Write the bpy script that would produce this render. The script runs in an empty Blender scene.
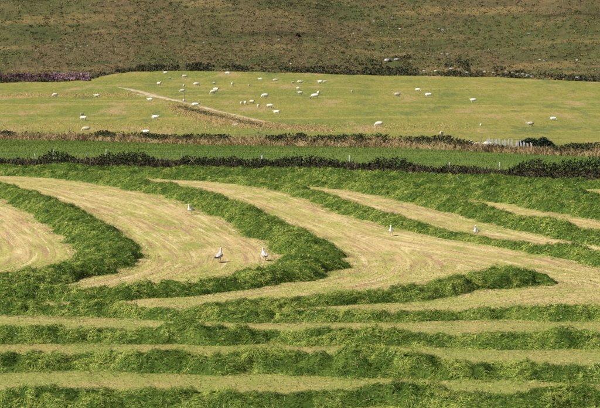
import bpy, bmesh, math, random
import numpy as np
from mathutils import Vector, Matrix, noise as mnoise

# ------------------------------------------------------------------ camera, sky, sun, exposure
S = bpy.context.scene
COL = S.collection
F = 2600.0                       # focal length in photograph pixels (600 px wide)
HZ = 36.0                        # pixel row of the level horizon
CAMZ = 9.0
PITCH = math.atan((204 - HZ) / F)
cd = bpy.data.cameras.new('camera'); cam = bpy.data.objects.new('camera', cd); COL.objects.link(cam)
cam.location = (0, 0, CAMZ); cam.rotation_euler = (math.pi / 2 - PITCH, 0, 0)
cd.sensor_width = 36; cd.lens = 36 * F / 600; cd.clip_start = 0.5; cd.clip_end = 5000
cd.dof.use_dof = True; cd.dof.focus_distance = 112; cd.dof.aperture_fstop = 8.0
S.camera = cam

SUN_EL = math.radians(46)
SUN_AZ = math.atan2(-0.86, -0.42)         # from the left, a little on the camera's side
w = bpy.data.worlds.new('World'); S.world = w; w.use_nodes = True
nt = w.node_tree
sky = nt.nodes.new('ShaderNodeTexSky'); sky.sky_type = 'NISHITA'; sky.sun_disc = False
sky.sun_elevation = SUN_EL; sky.sun_rotation = SUN_AZ
nt.links.new(sky.outputs[0], nt.nodes['Background'].inputs[0])
nt.nodes['Background'].inputs[1].default_value = 0.055
sd = bpy.data.lights.new('sun', 'SUN'); sd.energy = 4.9; sd.angle = math.radians(0.53); sd.color = (1, 0.95, 0.86)
sun = bpy.data.objects.new('sun', sd); COL.objects.link(sun)
tosun = Vector((math.sin(SUN_AZ) * math.cos(SUN_EL), math.cos(SUN_AZ) * math.cos(SUN_EL), math.sin(SUN_EL)))
sun.rotation_euler = tosun.to_track_quat('Z', 'Y').to_euler(); sun.location = (-60, -20, 80)
S.view_settings.view_transform = 'Standard'; S.view_settings.look = 'None'
S.view_settings.exposure = 0.55; S.view_settings.gamma = 1.0

rng = np.random.default_rng(7); random.seed(7)

# ------------------------------------------------------------------ helpers
def hsh(ix, iy, seed):
    n = (ix.astype(np.int64) * 374761393 + iy.astype(np.int64) * 668265263 + seed * 974634777) & 0xffffffff
    n = ((n ^ (n >> 13)) * 1274126177) & 0xffffffff
    return ((n ^ (n >> 16)) & 0xffffff) / float(0xffffff)

def vn(x, y, seed=0):                      # value noise 0..1
    x = np.asarray(x, float); y = np.asarray(y, float)
    ix = np.floor(x); iy = np.floor(y); fx = x - ix; fy = y - iy
    fx = fx * fx * (3 - 2 * fx); fy = fy * fy * (3 - 2 * fy)
    a = hsh(ix, iy, seed); b = hsh(ix + 1, iy, seed); c = hsh(ix, iy + 1, seed); d = hsh(ix + 1, iy + 1, seed)
    return (a * (1 - fx) + b * fx) * (1 - fy) + (c * (1 - fx) + d * fx) * fy

def fbm(x, y, seed=0, o=3):
    x = np.asarray(x, float); y = np.asarray(y, float); t = 0; a = 1; s = 0
    for i in range(o):
        t = t + a * vn(x * 2 ** i, y * 2 ** i, seed + i * 17); s += a; a *= 0.5
    return t / s

def ss(t):
    t = np.clip(t, 0, 1); return t * t * (3 - 2 * t)

def z_base(X, Y):                          # land without the moor
    z = 7.3 * ss((46 - Y) / 46) - 3.0 * ss((Y - 178) / 150)
    t = Y - 322
    z = z + 0.0250 * 0.5 * (t + np.sqrt(t * t + 400))
    z = z + (fbm(X / 9, Y / 14, 3, 2) - .5) * 0.10 * ss((150 - Y) / 60)
    z = z + (fbm(X / 16, Y / 30, 5, 3) - .5) * 0.7 * ss((Y - 320) / 60)
    return z

def cast(px, py, zf):
    cx = (px - 300) / F; cy = (204 - py) / F
    d = np.array([cx, math.cos(PITCH) + cy * math.sin(PITCH), -math.sin(PITCH) + cy * math.cos(PITCH)])
    t0 = 40.0
    for step, cnt in ((2.0, 480), (.1, 24)):
        t = t0 + np.arange(cnt) * step
        below = np.nonzero(CAMZ + d[2] * t <= zf(d[0] * t, d[1] * t))[0]
        i = below[0] if len(below) else cnt - 1
        t0 = t[i] - 2.0
    return float(d[0] * t[i]), float(d[1] * t[i])

foot_px = [(-60, 84), (12, 83), (60, 82.5), (86, 80.5), (98, 77), (112, 74.5), (130, 72.5), (200, 71.5), (290, 73), (340, 75), (400, 76), (450, 77), (500, 77.5), (545, 80), (588, 82), (680, 84)]
def slope_foot(X): return 500 + 5 * np.sin(X / 31.0 + .7) + 3 * np.sin(X / 13.0)   # where the steep slope begins
def zt(X, Y):                              # the whole land
    X = np.asarray(X, float); Y = np.asarray(Y, float)
    z = z_base(X, Y)
    t = Y - slope_foot(X)
    r = 0.5 * (t + np.sqrt(t * t + 40)) - 0.5
    m = ss((t + 1) / 14)
    z = z + np.maximum(r, 0) * 0.27 + m * ((fbm(X / 14, Y / 22, 11, 3) - .5) * 2.4 + (fbm(X / 2.6, Y / 3.2, 12, 3) - .5) * 0.6)
    return z
fp = [cast(x, y, zt) for x, y in foot_px]
FX = np.array([p[0] for p in fp]); FY = np.array([p[1] for p in fp])
def foot(X): return np.interp(X, FX, FY)   # lower edge of the moor vegetation

def P(px, py, dz=0.0):
    x, y = cast(px, py, zt)
    return Vector((x, y, float(zt(x, y)) + dz))

def tag(o, label=None, cat=None, group=None, kind=None):
    if label: o['label'] = label
    if cat: o['category'] = cat
    if group: o['group'] = group
    if kind: o['kind'] = kind
    return o

def mesh_np(name, V, loops, starts, mats, colors=None, parent=None, smooth=False, matidx=None):
    me = bpy.data.meshes.new(name)
    V = np.ascontiguousarray(V, dtype=np.float32); loops = np.ascontiguousarray(loops, dtype=np.int32); starts = np.ascontiguousarray(starts, dtype=np.int32)
    me.vertices.add(len(V)); me.vertices.foreach_set('co', V.ravel())
    me.loops.add(len(loops)); me.loops.foreach_set('vertex_index', loops)
    me.polygons.add(len(starts)); me.polygons.foreach_set('loop_start', starts)
    if matidx is not None: me.polygons.foreach_set('material_index', np.ascontiguousarray(matidx, dtype=np.int32))
    if smooth is not False:
        sm = np.ones(len(starts), dtype=bool) if smooth is True else np.asarray(smooth, dtype=bool)
        me.polygons.foreach_set('use_smooth', sm)
    else:
        me.polygons.foreach_set('use_smooth', np.zeros(len(starts), dtype=bool))
    for m in (mats if isinstance(mats, (list, tuple)) else [mats]): me.materials.append(m)
    if colors is not None:
        at = me.color_attributes.new('Col', 'FLOAT_COLOR', 'POINT')
        c4 = np.ones((len(V), 4), dtype=np.float32); c4[:, :3] = colors
        at.data.foreach_set('color', c4.ravel())
    me.update(calc_edges=True)
    o = bpy.data.objects.new(name, me); COL.objects.link(o)
    if parent: o.parent = parent
    return o

class Acc:                                  # collects geometry pieces for one mesh
    def __init__(s): s.V = []; s.L = []; s.N = []; s.C = []; s.S = []; s.n = 0
    def add(s, V, faces, C, smooth=False):  # faces: int array (m,k)
        V = np.asarray(V, float).reshape(-1, 3); faces = np.asarray(faces)
        C = np.broadcast_to(np.asarray(C, float), (len(V), 3))
        s.V.append(V); s.C.append(C); s.L.append((faces + s.n).ravel()); s.N.append(np.full(len(faces), faces.shape[1]))
        s.S.append(np.full(len(faces), bool(smooth))); s.n += len(V)
    def build(s, name, mat, parent=None):
        N = np.concatenate(s.N); st = np.concatenate([[0], np.cumsum(N)[:-1]])
        return mesh_np(name, np.concatenate(s.V), np.concatenate(s.L), st, mat, np.concatenate(s.C), parent, np.concatenate(s.S))

def grid_faces(nr, nc):
    i = np.arange(nr - 1)[:, None] * nc + np.arange(nc - 1)[None, :]
    return np.stack([i, i + 1, i + nc + 1, i + nc], -1).reshape(-1, 4)

def blades(acc, P0, D, Nn, L, W, lift, droop, C0, C1):
    """bent grass blades: P0 root, D unit direction, Nn up, arrays of n"""
    n = len(P0); side = np.cross(D, Nn); side /= np.linalg.norm(side, axis=1)[:, None] + 1e-9
    L = np.asarray(L)[:, None]; W = np.asarray(W)[:, None]; lift = np.asarray(lift)[:, None]; droop = np.asarray(droop)[:, None]
    mid = P0 + D * L * .5 + Nn * lift * L; tip = P0 + D * L + Nn * droop * L
    V = np.stack([P0, mid + side * W * .55, tip, mid - side * W * .55], 1).reshape(-1, 3)
    C = np.stack([C0, (C0 + C1) / 2, C1, (C0 + C1) / 2], 1).reshape(-1, 3)
    acc.add(V, np.arange(n)[:, None] * 4 + np.arange(4)[None, :], C)

def spikes(acc, P0, T, W, C0, C1):
    """one-triangle upright blades / needles: root P0, tip P0+T"""
    n = len(P0); a = rng.uniform(0, np.pi, n)
    side = np.stack([np.cos(a), np.sin(a) * .5, np.zeros(n)], 1) * np.asarray(W)[:, None] * .5
    V = np.stack([P0 - side, P0 + side, P0 + T], 1).reshape(-1, 3)
    C = np.stack([C0, C0, C1], 1).reshape(-1, 3)
    acc.add(V, (np.arange(n)[:, None] * 3 + np.array([0, 1, 2])[None, :]), C)

def leaves(acc, Cn, size, C, flat=1.0):
    """small randomly turned leaf quads around centres Cn"""
    n = len(Cn); u = rng.normal(size=(n, 3)); u[:, 2] *= flat; u /= np.linalg.norm(u, axis=1)[:, None]
    v = rng.normal(size=(n, 3)); v[:, 2] += (1 - flat) * 3; v = np.cross(u, v); v /= np.linalg.norm(v, axis=1)[:, None]
    size = np.asarray(size)[:, None]
    V = np.stack([Cn - u * size, Cn + v * size * .5, Cn + u * size, Cn - v * size * .5], 1).reshape(-1, 3)
    acc.add(V, (np.arange(n)[:, None] * 4 + np.array([0, 1, 2, 3])[None, :]), np.repeat(C, 4, 0))

def mixc(a, b, t):
    a = np.asarray(a, float); b = np.asarray(b, float); return a[None, :] * (1 - t[:, None]) + b[None, :] * t[:, None]

def jit(C, s=.2):
    return np.clip(C * rng.uniform(1 - s, 1 + s, (len(C), 1)) * rng.uniform(.93, 1.07, C.shape), 0, 1)

# ------------------------------------------------------------------ materials
def new_mat(name):
    m = bpy.data.materials.new(name); m.use_nodes = True
    return m, m.node_tree, m.node_tree.nodes['Principled BSDF']

def col_mat(name, rough=.6, spec=.25, trans=.25, nscale=0, namt=.3):
    m, t, b = new_mat(name)
    a = t.nodes.new('ShaderNodeAttribute'); a.attribute_name = 'Col'
    src = a.outputs['Color']
    if nscale:
        g = t.nodes.new('ShaderNodeNewGeometry'); n = t.nodes.new('ShaderNodeTexNoise'); n.inputs['Scale'].default_value = nscale; n.inputs['Detail'].default_value = 4
        t.links.new(g.outputs['Position'], n.inputs['Vector'])
        mr = t.nodes.new('ShaderNodeMapRange'); mr.inputs[3].default_value = 1 - namt; mr.inputs[4].default_value = 1 + namt
        mr.inputs[1].default_value = .3; mr.inputs[2].default_value = .7
        t.links.new(n.outputs[0], mr.inputs[0])
        mx = t.nodes.new('ShaderNodeVectorMath'); mx.operation = 'SCALE'
        t.links.new(src, mx.inputs[0]); t.links.new(mr.outputs[0], mx.inputs['Scale']); src = mx.outputs[0]
    t.links.new(src, b.inputs['Base Color']); b.inputs['Roughness'].default_value = rough; b.inputs['Specular IOR Level'].default_value = spec
    if trans:
        tr = t.nodes.new('ShaderNodeBsdfTranslucent'); t.links.new(src, tr.inputs['Color'])
        ms = t.nodes.new('ShaderNodeMixShader'); ms.inputs[0].default_value = trans
        t.links.new(b.outputs[0], ms.inputs[1]); t.links.new(tr.outputs[0], ms.inputs[2])
        t.links.new(ms.outputs[0], t.nodes['Material Output'].inputs['Surface'])
    return m

class NB:                                   # small node builder
    def __init__(s, t): s.t = t
    def geo(s): return s.t.nodes.new('ShaderNodeNewGeometry').outputs['Position']
    def attr(s, name): n = s.t.nodes.new('ShaderNodeAttribute'); n.attribute_name = name; return n.outputs['Fac']
    def mul(s, v, xyz):
        n = s.t.nodes.new('ShaderNodeVectorMath'); n.operation = 'MULTIPLY'; s.t.links.new(v, n.inputs[0]); n.inputs[1].default_value = xyz; return n.outputs[0]
    def add(s, a, b):
        n = s.t.nodes.new('ShaderNodeVectorMath'); n.operation = 'ADD'; s.t.links.new(a, n.inputs[0]); s.t.links.new(b, n.inputs[1]); return n.outputs[0]
    def comb(s, x):
        n = s.t.nodes.new('ShaderNodeCombineXYZ'); s.t.links.new(x, n.inputs[2]); return n.outputs[0]
    def noise(s, v, scale=1, detail=4, rough=.55):
        n = s.t.nodes.new('ShaderNodeTexNoise'); n.inputs['Scale'].default_value = scale; n.inputs['Detail'].default_value = detail; n.inputs['Roughness'].default_value = rough
        s.t.links.new(v, n.inputs['Vector']); return n.outputs[0]
    def ramp(s, f, lo, hi):
        n = s.t.nodes.new('ShaderNodeMapRange'); n.inputs[1].default_value = lo; n.inputs[2].default_value = hi; n.interpolation_type = 'SMOOTHSTEP'
        s.t.links.new(f, n.inputs[0]); return n.outputs[0]
    def mix(s, f, a, b):
        n = s.t.nodes.new('ShaderNodeMix'); n.data_type = 'RGBA'
        if isinstance(f, (int, float)): n.inputs[0].default_value = f
        else: s.t.links.new(f, n.inputs[0])
        for v, i in ((a, 6), (b, 7)):
            if isinstance(v, tuple): n.inputs[i].default_value = (*v, 1)
            else: s.t.links.new(v, n.inputs[i])
        return n.outputs[2]
    def bump(s, h, strength, dist, bsdf):
        n = s.t.nodes.new('ShaderNodeBump'); n.inputs['Strength'].default_value = strength; n.inputs['Distance'].default_value = dist
        s.t.links.new(h, n.inputs['Height']); s.t.links.new(n.outputs[0], bsdf.inputs['Normal'])

def m_stubble():
    m, t, b = new_mat('stubble'); k = NB(t); g = k.geo()
    lane = k.comb(k.attr('lane'))
    v1 = k.add(k.mul(g, (.10, .05, 0)), k.mul(lane, (0, 0, 1.1)))
    v2 = k.add(k.mul(g, (.35, .16, 0)), k.mul(lane, (0, 0, 3.2)))
    v3 = k.add(k.mul(g, (.5, .10, 0)), k.mul(lane, (0, 0, 8.0)))
    s1 = k.noise(v1, 1.0, 4); s2 = k.noise(v2, 1.0, 4, .6); s3 = k.noise(v3, 1.0, 3, .6)
    fine = k.noise(k.mul(g, (9, 3.5, 1)), 1, 5, .7)
    patch = k.noise(k.mul(g, (.5, .22, 1)), 1, 5, .6)
    sp = t.nodes.new('ShaderNodeSeparateXYZ'); t.links.new(g, sp.inputs[0])
    c = k.mix(k.ramp(s1, .40, .62), (.47, .35, .155), (.36, .33, .085))
    c = k.mix(k.ramp(s2, .50, .64), c, (.335, .21, .105))
    c = k.mix(k.ramp(patch, .50, .66), c, (.25, .26, .05))
    c = k.mix(k.ramp(s2, .46, .32), c, (.56, .45, .225))
    c = k.mix(k.ramp(s3, .55, .72), c, (.29, .205, .09)); c = k.mix(k.ramp(s3, .43, .30), c, (.57, .47, .25))
    head = k.mix(k.ramp(sp.outputs[1], 96, 74), (0, 0, 0), (.85, .85, .85))      # greener headland by the near rows
    c = k.mix(head, c, k.mix(k.ramp(patch, .36, .56), (.27, .225, .065), (.19, .215, .038)))
    c = k.mix(k.ramp(fine, .55, .75), c, (.60, .48, .25))
    c = k.mix(k.ramp(fine, .46, .28), c, (.18, .13, .05))
    t.links.new(c, b.inputs['Base Color']); b.inputs['Roughness'].default_value = .85; b.inputs['Specular IOR Level'].default_value = .15
    k.bump(fine, .8, .06, b)
    return m

def m_meadow():
    m, t, b = new_mat('meadow_grass'); k = NB(t); g = k.geo()
    a = k.noise(k.mul(g, (.10, .05, .1)), 1, 4); f = k.noise(k.mul(g, (2.5, .7, 1)), 1, 5, .7); l = k.noise(k.mul(g, (.03, .30, 0)), 1, 3)
    c = k.mix(k.ramp(a, .42, .58), (.07, .12, .013), (.11, .155, .02))
    c = k.mix(k.ramp(l, .47, .62), c, (.15, .175, .035))
    c = k.mix(k.ramp(f, .5, .75), c, (.14, .185, .03)); c = k.mix(k.ramp(f, .45, .25), c, (.05, .085, .013))
    t.links.new(c, b.inputs['Base Color']); b.inputs['Roughness'].default_value = .8; b.inputs['Specular IOR Level'].default_value = .2
    k.bump(f, .7, .25, b); return m

def m_pasture():
    m, t, b = new_mat('pasture_grass'); k = NB(t); g = k.geo()
    a = k.noise(k.mul(g, (.05, .022, .1)), 1, 5, .6); p = k.noise(k.mul(g, (.14, .035, .1)), 1, 6, .7); f = k.noise(k.mul(g, (1.6, .3, 1)), 1, 5, .75); l = k.noise(k.mul(g, (.02, .12, 0)), 1, 4)
    c = k.mix(k.ramp(a, .35, .62), (.235, .205, .042), (.165, .18, .032))
    c = k.mix(k.ramp(l, .5, .68), c, (.29, .235, .06))
    c = k.mix(k.ramp(p, .52, .68), c, (.33, .23, .10))
    c = k.mix(k.ramp(p, .47, .34), c, (.125, .145, .035))
    c = k.mix(k.ramp(f, .52, .75), c, (.31, .275, .11)); c = k.mix(k.ramp(f, .46, .30), c, (.11, .115, .035))
    t.links.new(c, b.inputs['Base Color']); b.inputs['Roughness'].default_value = .85; b.inputs['Specular IOR Level'].default_value = .15
    k.bump(f, .8, .35, b); return m

def m_moor():
    m, t, b = new_mat('moor_turf'); k = NB(t); g = k.geo()
    a = k.noise(k.mul(g, (.035, .02, .02)), 1, 5, .6); p = k.noise(k.mul(g, (.10, .10, .12)), 1, 6, .68); f = k.noise(k.mul(g, (.9, .5, .7)), 1, 6, .75)
    band = k.noise(k.mul(g, (.030, .09, .24)), 1, 6, .65)
    c = k.mix(k.ramp(a, .44, .56), (.084, .088, .030), (.116, .090, .042))
    c = k.mix(k.ramp(p, .53, .68), c, (.15, .102, .05)); c = k.mix(k.ramp(p, .46, .33), c, (.066, .08, .027))
    c = k.mix(k.ramp(band, .53, .66), c, (.19, .14, .055)); c = k.mix(k.ramp(band, .44, .34), c, (.05, .048, .018))
    c = k.mix(k.ramp(f, .52, .72), c, (.16, .125, .05)); c = k.mix(k.ramp(f, .45, .3), c, (.055, .055, .022))
    t.links.new(c, b.inputs['Base Color']); b.inputs['Roughness'].default_value = .9; b.inputs['Specular IOR Level'].default_value = .1
    k.bump(f, 1, .6, b); return m

def m_plain(name, c0, c1, scale, rough=.8, bump=.3, bd=.02, spec=.2, obj=True):
    m, t, b = new_mat(name); k = NB(t)
    v = t.nodes.new('ShaderNodeTexCoord').outputs['Object'] if obj else k.geo()
    f = k.noise(v, scale, 5, .65)
    t.links.new(k.mix(k.ramp(f, .35, .65), c0, c1), b.inputs['Base Color']); b.inputs['Roughness'].default_value = rough; b.inputs['Specular IOR Level'].default_value = spec
    k.bump(f, bump, bd, b); return m

M_GRASS = col_mat('cut_grass', .75, .12, .25, 14, .35)
M_DRY = col_mat('dry_grass', .75, .15, .15)
M_BRUSH = col_mat('brush', .7, .2, .1)
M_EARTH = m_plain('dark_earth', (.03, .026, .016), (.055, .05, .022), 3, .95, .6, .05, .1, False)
M_TUSSOCK_EARTH = m_plain('tussock_earth', (.22, .155, .08), (.12, .10, .04), 1.2, .95, .6, .08, .1, False)
M_TRACK = m_plain('track_dirt', (.47, .38, .27), (.27, .20, .12), .7, .95, .5, .05, .1, False)
M_WOOD = m_plain('post_wood', (.30, .27, .23), (.17, .145, .115), 9, .9, .4, .01, .1)
M_PALEWOOD = m_plain('pale_wood', (.62, .60, .58), (.40, .395, .40), 7, .85, .3, .01, .15)
M_ROCK = m_plain('pale_rock', (.45, .43, .41), (.22, .21, .20), 1.6, .9, .7, .06, .2)
M_WOOL = m_plain('wool', (.74, .70, .60), (.55, .50, .40), 12, .95, .6, .03, .05)
M_FACE = m_plain('sheep_face', (.60, .56, .50), (.42, .38, .32), 9, .9, .2, .01, .1)
M_DARKFACE = m_plain('dark_sheep_face', (.05, .045, .04), (.09, .08, .07), 9, .9, .2, .01, .1)
M_GW = m_plain('gull_white', (.82, .82, .80), (.70, .70, .69), 20, .7, .15, .004, .2)
M_GG = m_plain('gull_grey', (.33, .34, .37), (.26, .27, .29), 25, .7, .15, .004, .2)
M_GMOT = m_plain('gull_mottled', (.52, .46, .42), (.30, .26, .24), 30, .8, .15, .004, .2)
M_GB = m_plain('gull_black', (.03, .03, .03), (.05, .05, .05), 20, .6, .1, .004, .2)
M_GJ = m_plain('gull_young', (.60, .54, .51), (.44, .39, .37), 30, .8, .15, .004, .2)
M_GY = m_plain('gull_bill', (.65, .42, .06), (.60, .38, .05), 20, .5, .1, .002, .3)
M_GP = m_plain('gull_leg', (.55, .33, .30), (.48, .28, .25), 20, .6, .1, .002, .3)

# ------------------------------------------------------------------ field boundaries
hedge1_px = [(-80, 168), (12, 168), (110, 168.5), (200, 169.5), (300, 171.5), (400, 175.5), (500, 179.5), (588, 180.5), (690, 182)]
hedge2_px = [(-80, 138), (12, 139.5), (100, 141), (200, 144.5), (300, 146), (400, 147.5), (470, 151), (530, 154), (588, 156), (690, 159)]
h1 = [P(*q) for q in hedge1_px]; h2 = [P(*q) for q in hedge2_px]
H1X = np.array([p.x for p in h1]); H1Y = np.array([p.y for p in h1]); H2X = np.array([p.x for p in h2]); H2Y = np.array([p.y for p in h2])
def b1(X): return np.interp(X, H1X, H1Y)
def b2(X): return np.interp(X, H2X, H2Y)

def sheet(name, X, ylo, yhi, fr, mat, lift=0.0):
    lo = ylo(X); hi = yhi(X)
    Yg = lo[None, :] + (hi - lo)[None, :] * fr[:, None]; Xg = np.broadcast_to(X[None, :], Yg.shape)
    V = np.stack([Xg, Yg, zt(Xg, Yg) + lift], -1).reshape(-1, 3)
    f = grid_faces(len(fr), len(X))
    o = mesh_np(name, V, f.ravel(), np.arange(len(f)) * 4, mat, None, None, True)
    o['kind'] = 'structure'
    return o, V

def cols(inner, step, outer=420, n=24):
    a = np.arange(-inner, inner + 1e-6, step); g = inner + (outer - inner) * (np.arange(1, n + 1) / n) ** 2
    return np.concatenate([-g[::-1], a, g])

# ------------------------------------------------------------------ windrow paths (pixel of ground centre, width m, height m)
WR = {
 'A': dict(pts=[(-45, 184, 2.3, .42), (-10, 190, 2.3, .45), (20, 199, 2.4, .48), (48, 210, 2.4, .5), (74, 224, 2.5, .5), (94, 238, 2.6, .5), (107, 250, 2.6, .5), (108, 262, 2.4, .48), (86, 272, 2.2, .45), (50, 281, 2.1, .42), (10, 287, 2.1, .42), (-45, 291, 2.1, .42)],
   label='curved windrow of cut grass at far left, bending round the leftmost stubble patch', c=0),
 'B': dict(pts=[(-45, 174, 1.8, .35), (10, 175.2, 1.8, .35), (60, 177.5, 2.0, .4), (105, 182.5, 2.2, .42), (150, 190, 2.3, .46), (190, 197.5, 2.3, .48), (230, 212.5, 2.4, .5), (269, 231, 2.5, .5), (300, 248, 2.6, .5), (313, 262, 2.6, .5), (298, 275, 2.5, .48), (252, 284, 2.2, .45), (205, 291, 2.0, .42), (150, 295.5, 1.9, .4), (95, 299, 1.9, .42), (40, 299, 1.9, .42), (-45, 302, 1.9, .4)],
   label='long curved windrow of cut grass sweeping round the three left gulls', c=0),
 'C': dict(pts=[(215, 181, 1.5, .22), (255, 185, 1.6, .25), (295, 192, 1.6, .28), (330, 203, 1.7, .33), (365, 215, 1.8, .35), (405, 226, 1.7, .33), (440, 235, 1.5, .24), (475, 240.5, 1.3, .16), (505, 245, 1.3, .16), (540, 251, 1.7, .28), (575, 257, 1.9, .33), (600, 262, 1.9, .33), (640, 270, 1.9, .33)],
   label='thin low windrow running diagonally just behind the two right-hand gulls', c=0),
 'D': dict(pts=[(290, 184.5, 1.4, .22), (340, 188, 1.6, .3), (390, 195, 1.9, .4), (430, 203, 2.1, .45), (470, 213, 2.2, .48), (510, 223, 2.2, .48), (550, 232.5, 2.2, .46), (590, 240, 2.2, .46), (645, 250, 2.2, .46)],
   label='diagonal windrow on the right, second from the far hedge line of windrows', c=0),
 'E': dict(pts=[(150, 178, 1.4, .22), (220, 181, 1.6, .28), (290, 183, 1.8, .35), (350, 186, 2.0, .4), (410, 191, 2.2, .45), (460, 196.5, 2.3, .48), (510, 202, 2.3, .48), (550, 208, 2.3, .48), (590, 215, 2.3, .48), (645, 225, 2.3, .48)],
   label='thick windrow on the right above the brownish stubble wedge', c=1),
 'F': dict(pts=[(-60, 171, 2.2, .36), (60, 171.5, 2.2, .38), (150, 172.5, 2.2, .4), (240, 174, 2.2, .42), (320, 176.5, 2.2, .42), (400, 179.5, 2.3, .42), (480, 183, 2.4, .44), (550, 186, 2.4, .44), (660, 190, 2.4, .44)],
   label='hindmost dark green windrow running along the foot of the near hedge', c=2),
 'L': dict(pts=[(40, 174.5, 1.6, .3), (120, 176, 2.0, .36), (200, 177.5, 2.1, .4), (280, 180, 2.1, .42), (350, 182.5, 2.2, .44), (400, 185, 2.2, .46), (460, 189.5, 2.3, .46), (510, 193.5, 2.3, .46), (550, 197.5, 2.3, .48), (595, 203, 2.3, .48), (650, 210, 2.3, .48)],
   label='dark green windrow second out from the near hedge, merging into its neighbours', c=2),
 'G': dict(pts=[(549, 286, 1.0, .15), (535, 283, 2.0, .42), (505, 284, 2.6, .52), (472, 288, 2.3, .5), (440, 293.5, 1.9, .42), (400, 299, 1.9, .4), (355, 302, 1.6, .34), (310, 305, 1.5, .28), (250, 308.5, 1.4, .25), (185, 312, 1.3, .22)],
   label='windrow ending in a blunt rounded heap on the right stubble', c=0),
 'H': dict(pts=[(-40, 311, 2.0, .42), (40, 313, 2.1, .44), (100, 315, 2.0, .36), (160, 318, 1.6, .24), (215, 319, 1.8, .34), (270, 319, 1.9, .4), (340, 320, 1.9, .4), (400, 320, 1.8, .36), (440, 318.5, 1.7, .32), (500, 318, 1.9, .4), (560, 318.5, 2.0, .44), (640, 319, 2.0, .44)],
   label='straight windrow across the field, fourth row up from the bottom of the picture', c=0),
 'I': dict(pts=[(-40, 342, 1.9, .4), (40, 341, 1.9, .42), (110, 339.5, 1.8, .36), (180, 341, 2.0, .46), (250, 341, 2.1, .48), (310, 341, 2.2, .5), (365, 343, 2.1, .44), (410, 343, 1.8, .3), (450, 344, 1.9, .36), (500, 345, 2.2, .5), (550, 345, 2.2, .5), (595, 345, 2.0, .42), (640, 345, 2.0, .42)],
   label='straight windrow across the field, third row up from the bottom of the picture', c=0),
 'J': dict(pts=[(-40, 367, 2.0, .5), (40, 367, 2.1, .54), (100, 366, 2.1, .5), (150, 368, 2.2, .56), (210, 369, 2.2, .54), (265, 368, 2.1, .48), (310, 371, 1.9, .40), (360, 372, 2.2, .58), (410, 375, 2.2, .58), (460, 377, 2.1, .5), (520, 376, 2.3, .6), (570, 378, 2.2, .54), (640, 380, 2.1, .5)],
   label='tallest straight windrow across the field, second row up from the bottom', c=0),
 'K': dict(pts=[(-40, 406, 2.0, .45), (60, 404, 2.0, .45), (130, 404, 2.0, .38), (200, 405, 2.0, .4), (280, 406, 2.0, .38), (345, 403, 2.1, .48), (400, 402, 2.1, .55), (440, 404, 2.1, .5), (500, 406, 2.0, .42), (560, 404, 2.0, .5), (640, 405, 2.0, .45)],
   label='nearest windrow of cut grass, along the bottom edge of the picture', c=0),
}
def catmull(pts, step=.22):
    pts = np.array(pts); ext = np.vstack([2 * pts[0] - pts[1], pts, 2 * pts[-1] - pts[-2]]); out = []
    for i in range(1, len(ext) - 2):
        p0, p1, p2, p3 = ext[i - 1:i + 3]; n = max(2, int(np.linalg.norm(p2[:2] - p1[:2]) / step))
        t = np.linspace(0, 1, n, endpoint=False)[:, None]
        out.append(.5 * (2 * p1 + (p2 - p0) * t + (2 * p0 - 5 * p1 + 4 * p2 - p3) * t ** 2 + (3 * p1 - p0 - 3 * p2 + p3) * t ** 3))
    return np.vstack(out + [pts[-1:]])
paths = {}
for kx, d in WR.items():
    q = []
    for (x, y, wd, ht) in d['pts']:
        p = P(x, y); q.append((p.x, p.y, wd, ht))
    paths[kx] = catmull(q)

# ------------------------------------------------------------------ the land
Xs = cols(44, .4); near_b = lambda X: np.full_like(X, 58.0)
o, V = sheet('stubble_field', Xs, near_b, b1, np.linspace(0, 1, 225), m_stubble())
ctr = np.vstack([p[::4, :2] for p in paths.values()])
lane = np.full(len(V), 1e9)
for i in range(0, len(ctr), 50):
    dd = (V[:, None, :2] - ctr[None, i:i + 50, :]); lane = np.minimum(lane, (dd ** 2).sum(-1).min(1))
lane = np.sqrt(lane)
at = o.data.attributes.new('lane', 'FLOAT', 'POINT'); at.data.foreach_set('value', lane.astype(np.float32))
sheet('near_bank', cols(60, 6), lambda X: np.full_like(X, -60.0), near_b, np.linspace(0, 1, 40), m_meadow())
M_ME = m_meadow()
sheet('meadow', cols(60, .8), b1, b2, np.linspace(0, 1, 90), M_ME)
sheet('sheep_pasture', cols(80, 1.0), b2, foot, np.linspace(0, 1, 150), m_pasture(), .06)
fr = np.concatenate([np.linspace(0, .25, 210, endpoint=False), np.linspace(.25, 1, 40)])
sheet('moorland_hill', cols(110, .9, 700), lambda X: np.full_like(X, 455.0), lambda X: np.full_like(X, 1000.0), fr, m_moor())

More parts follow.
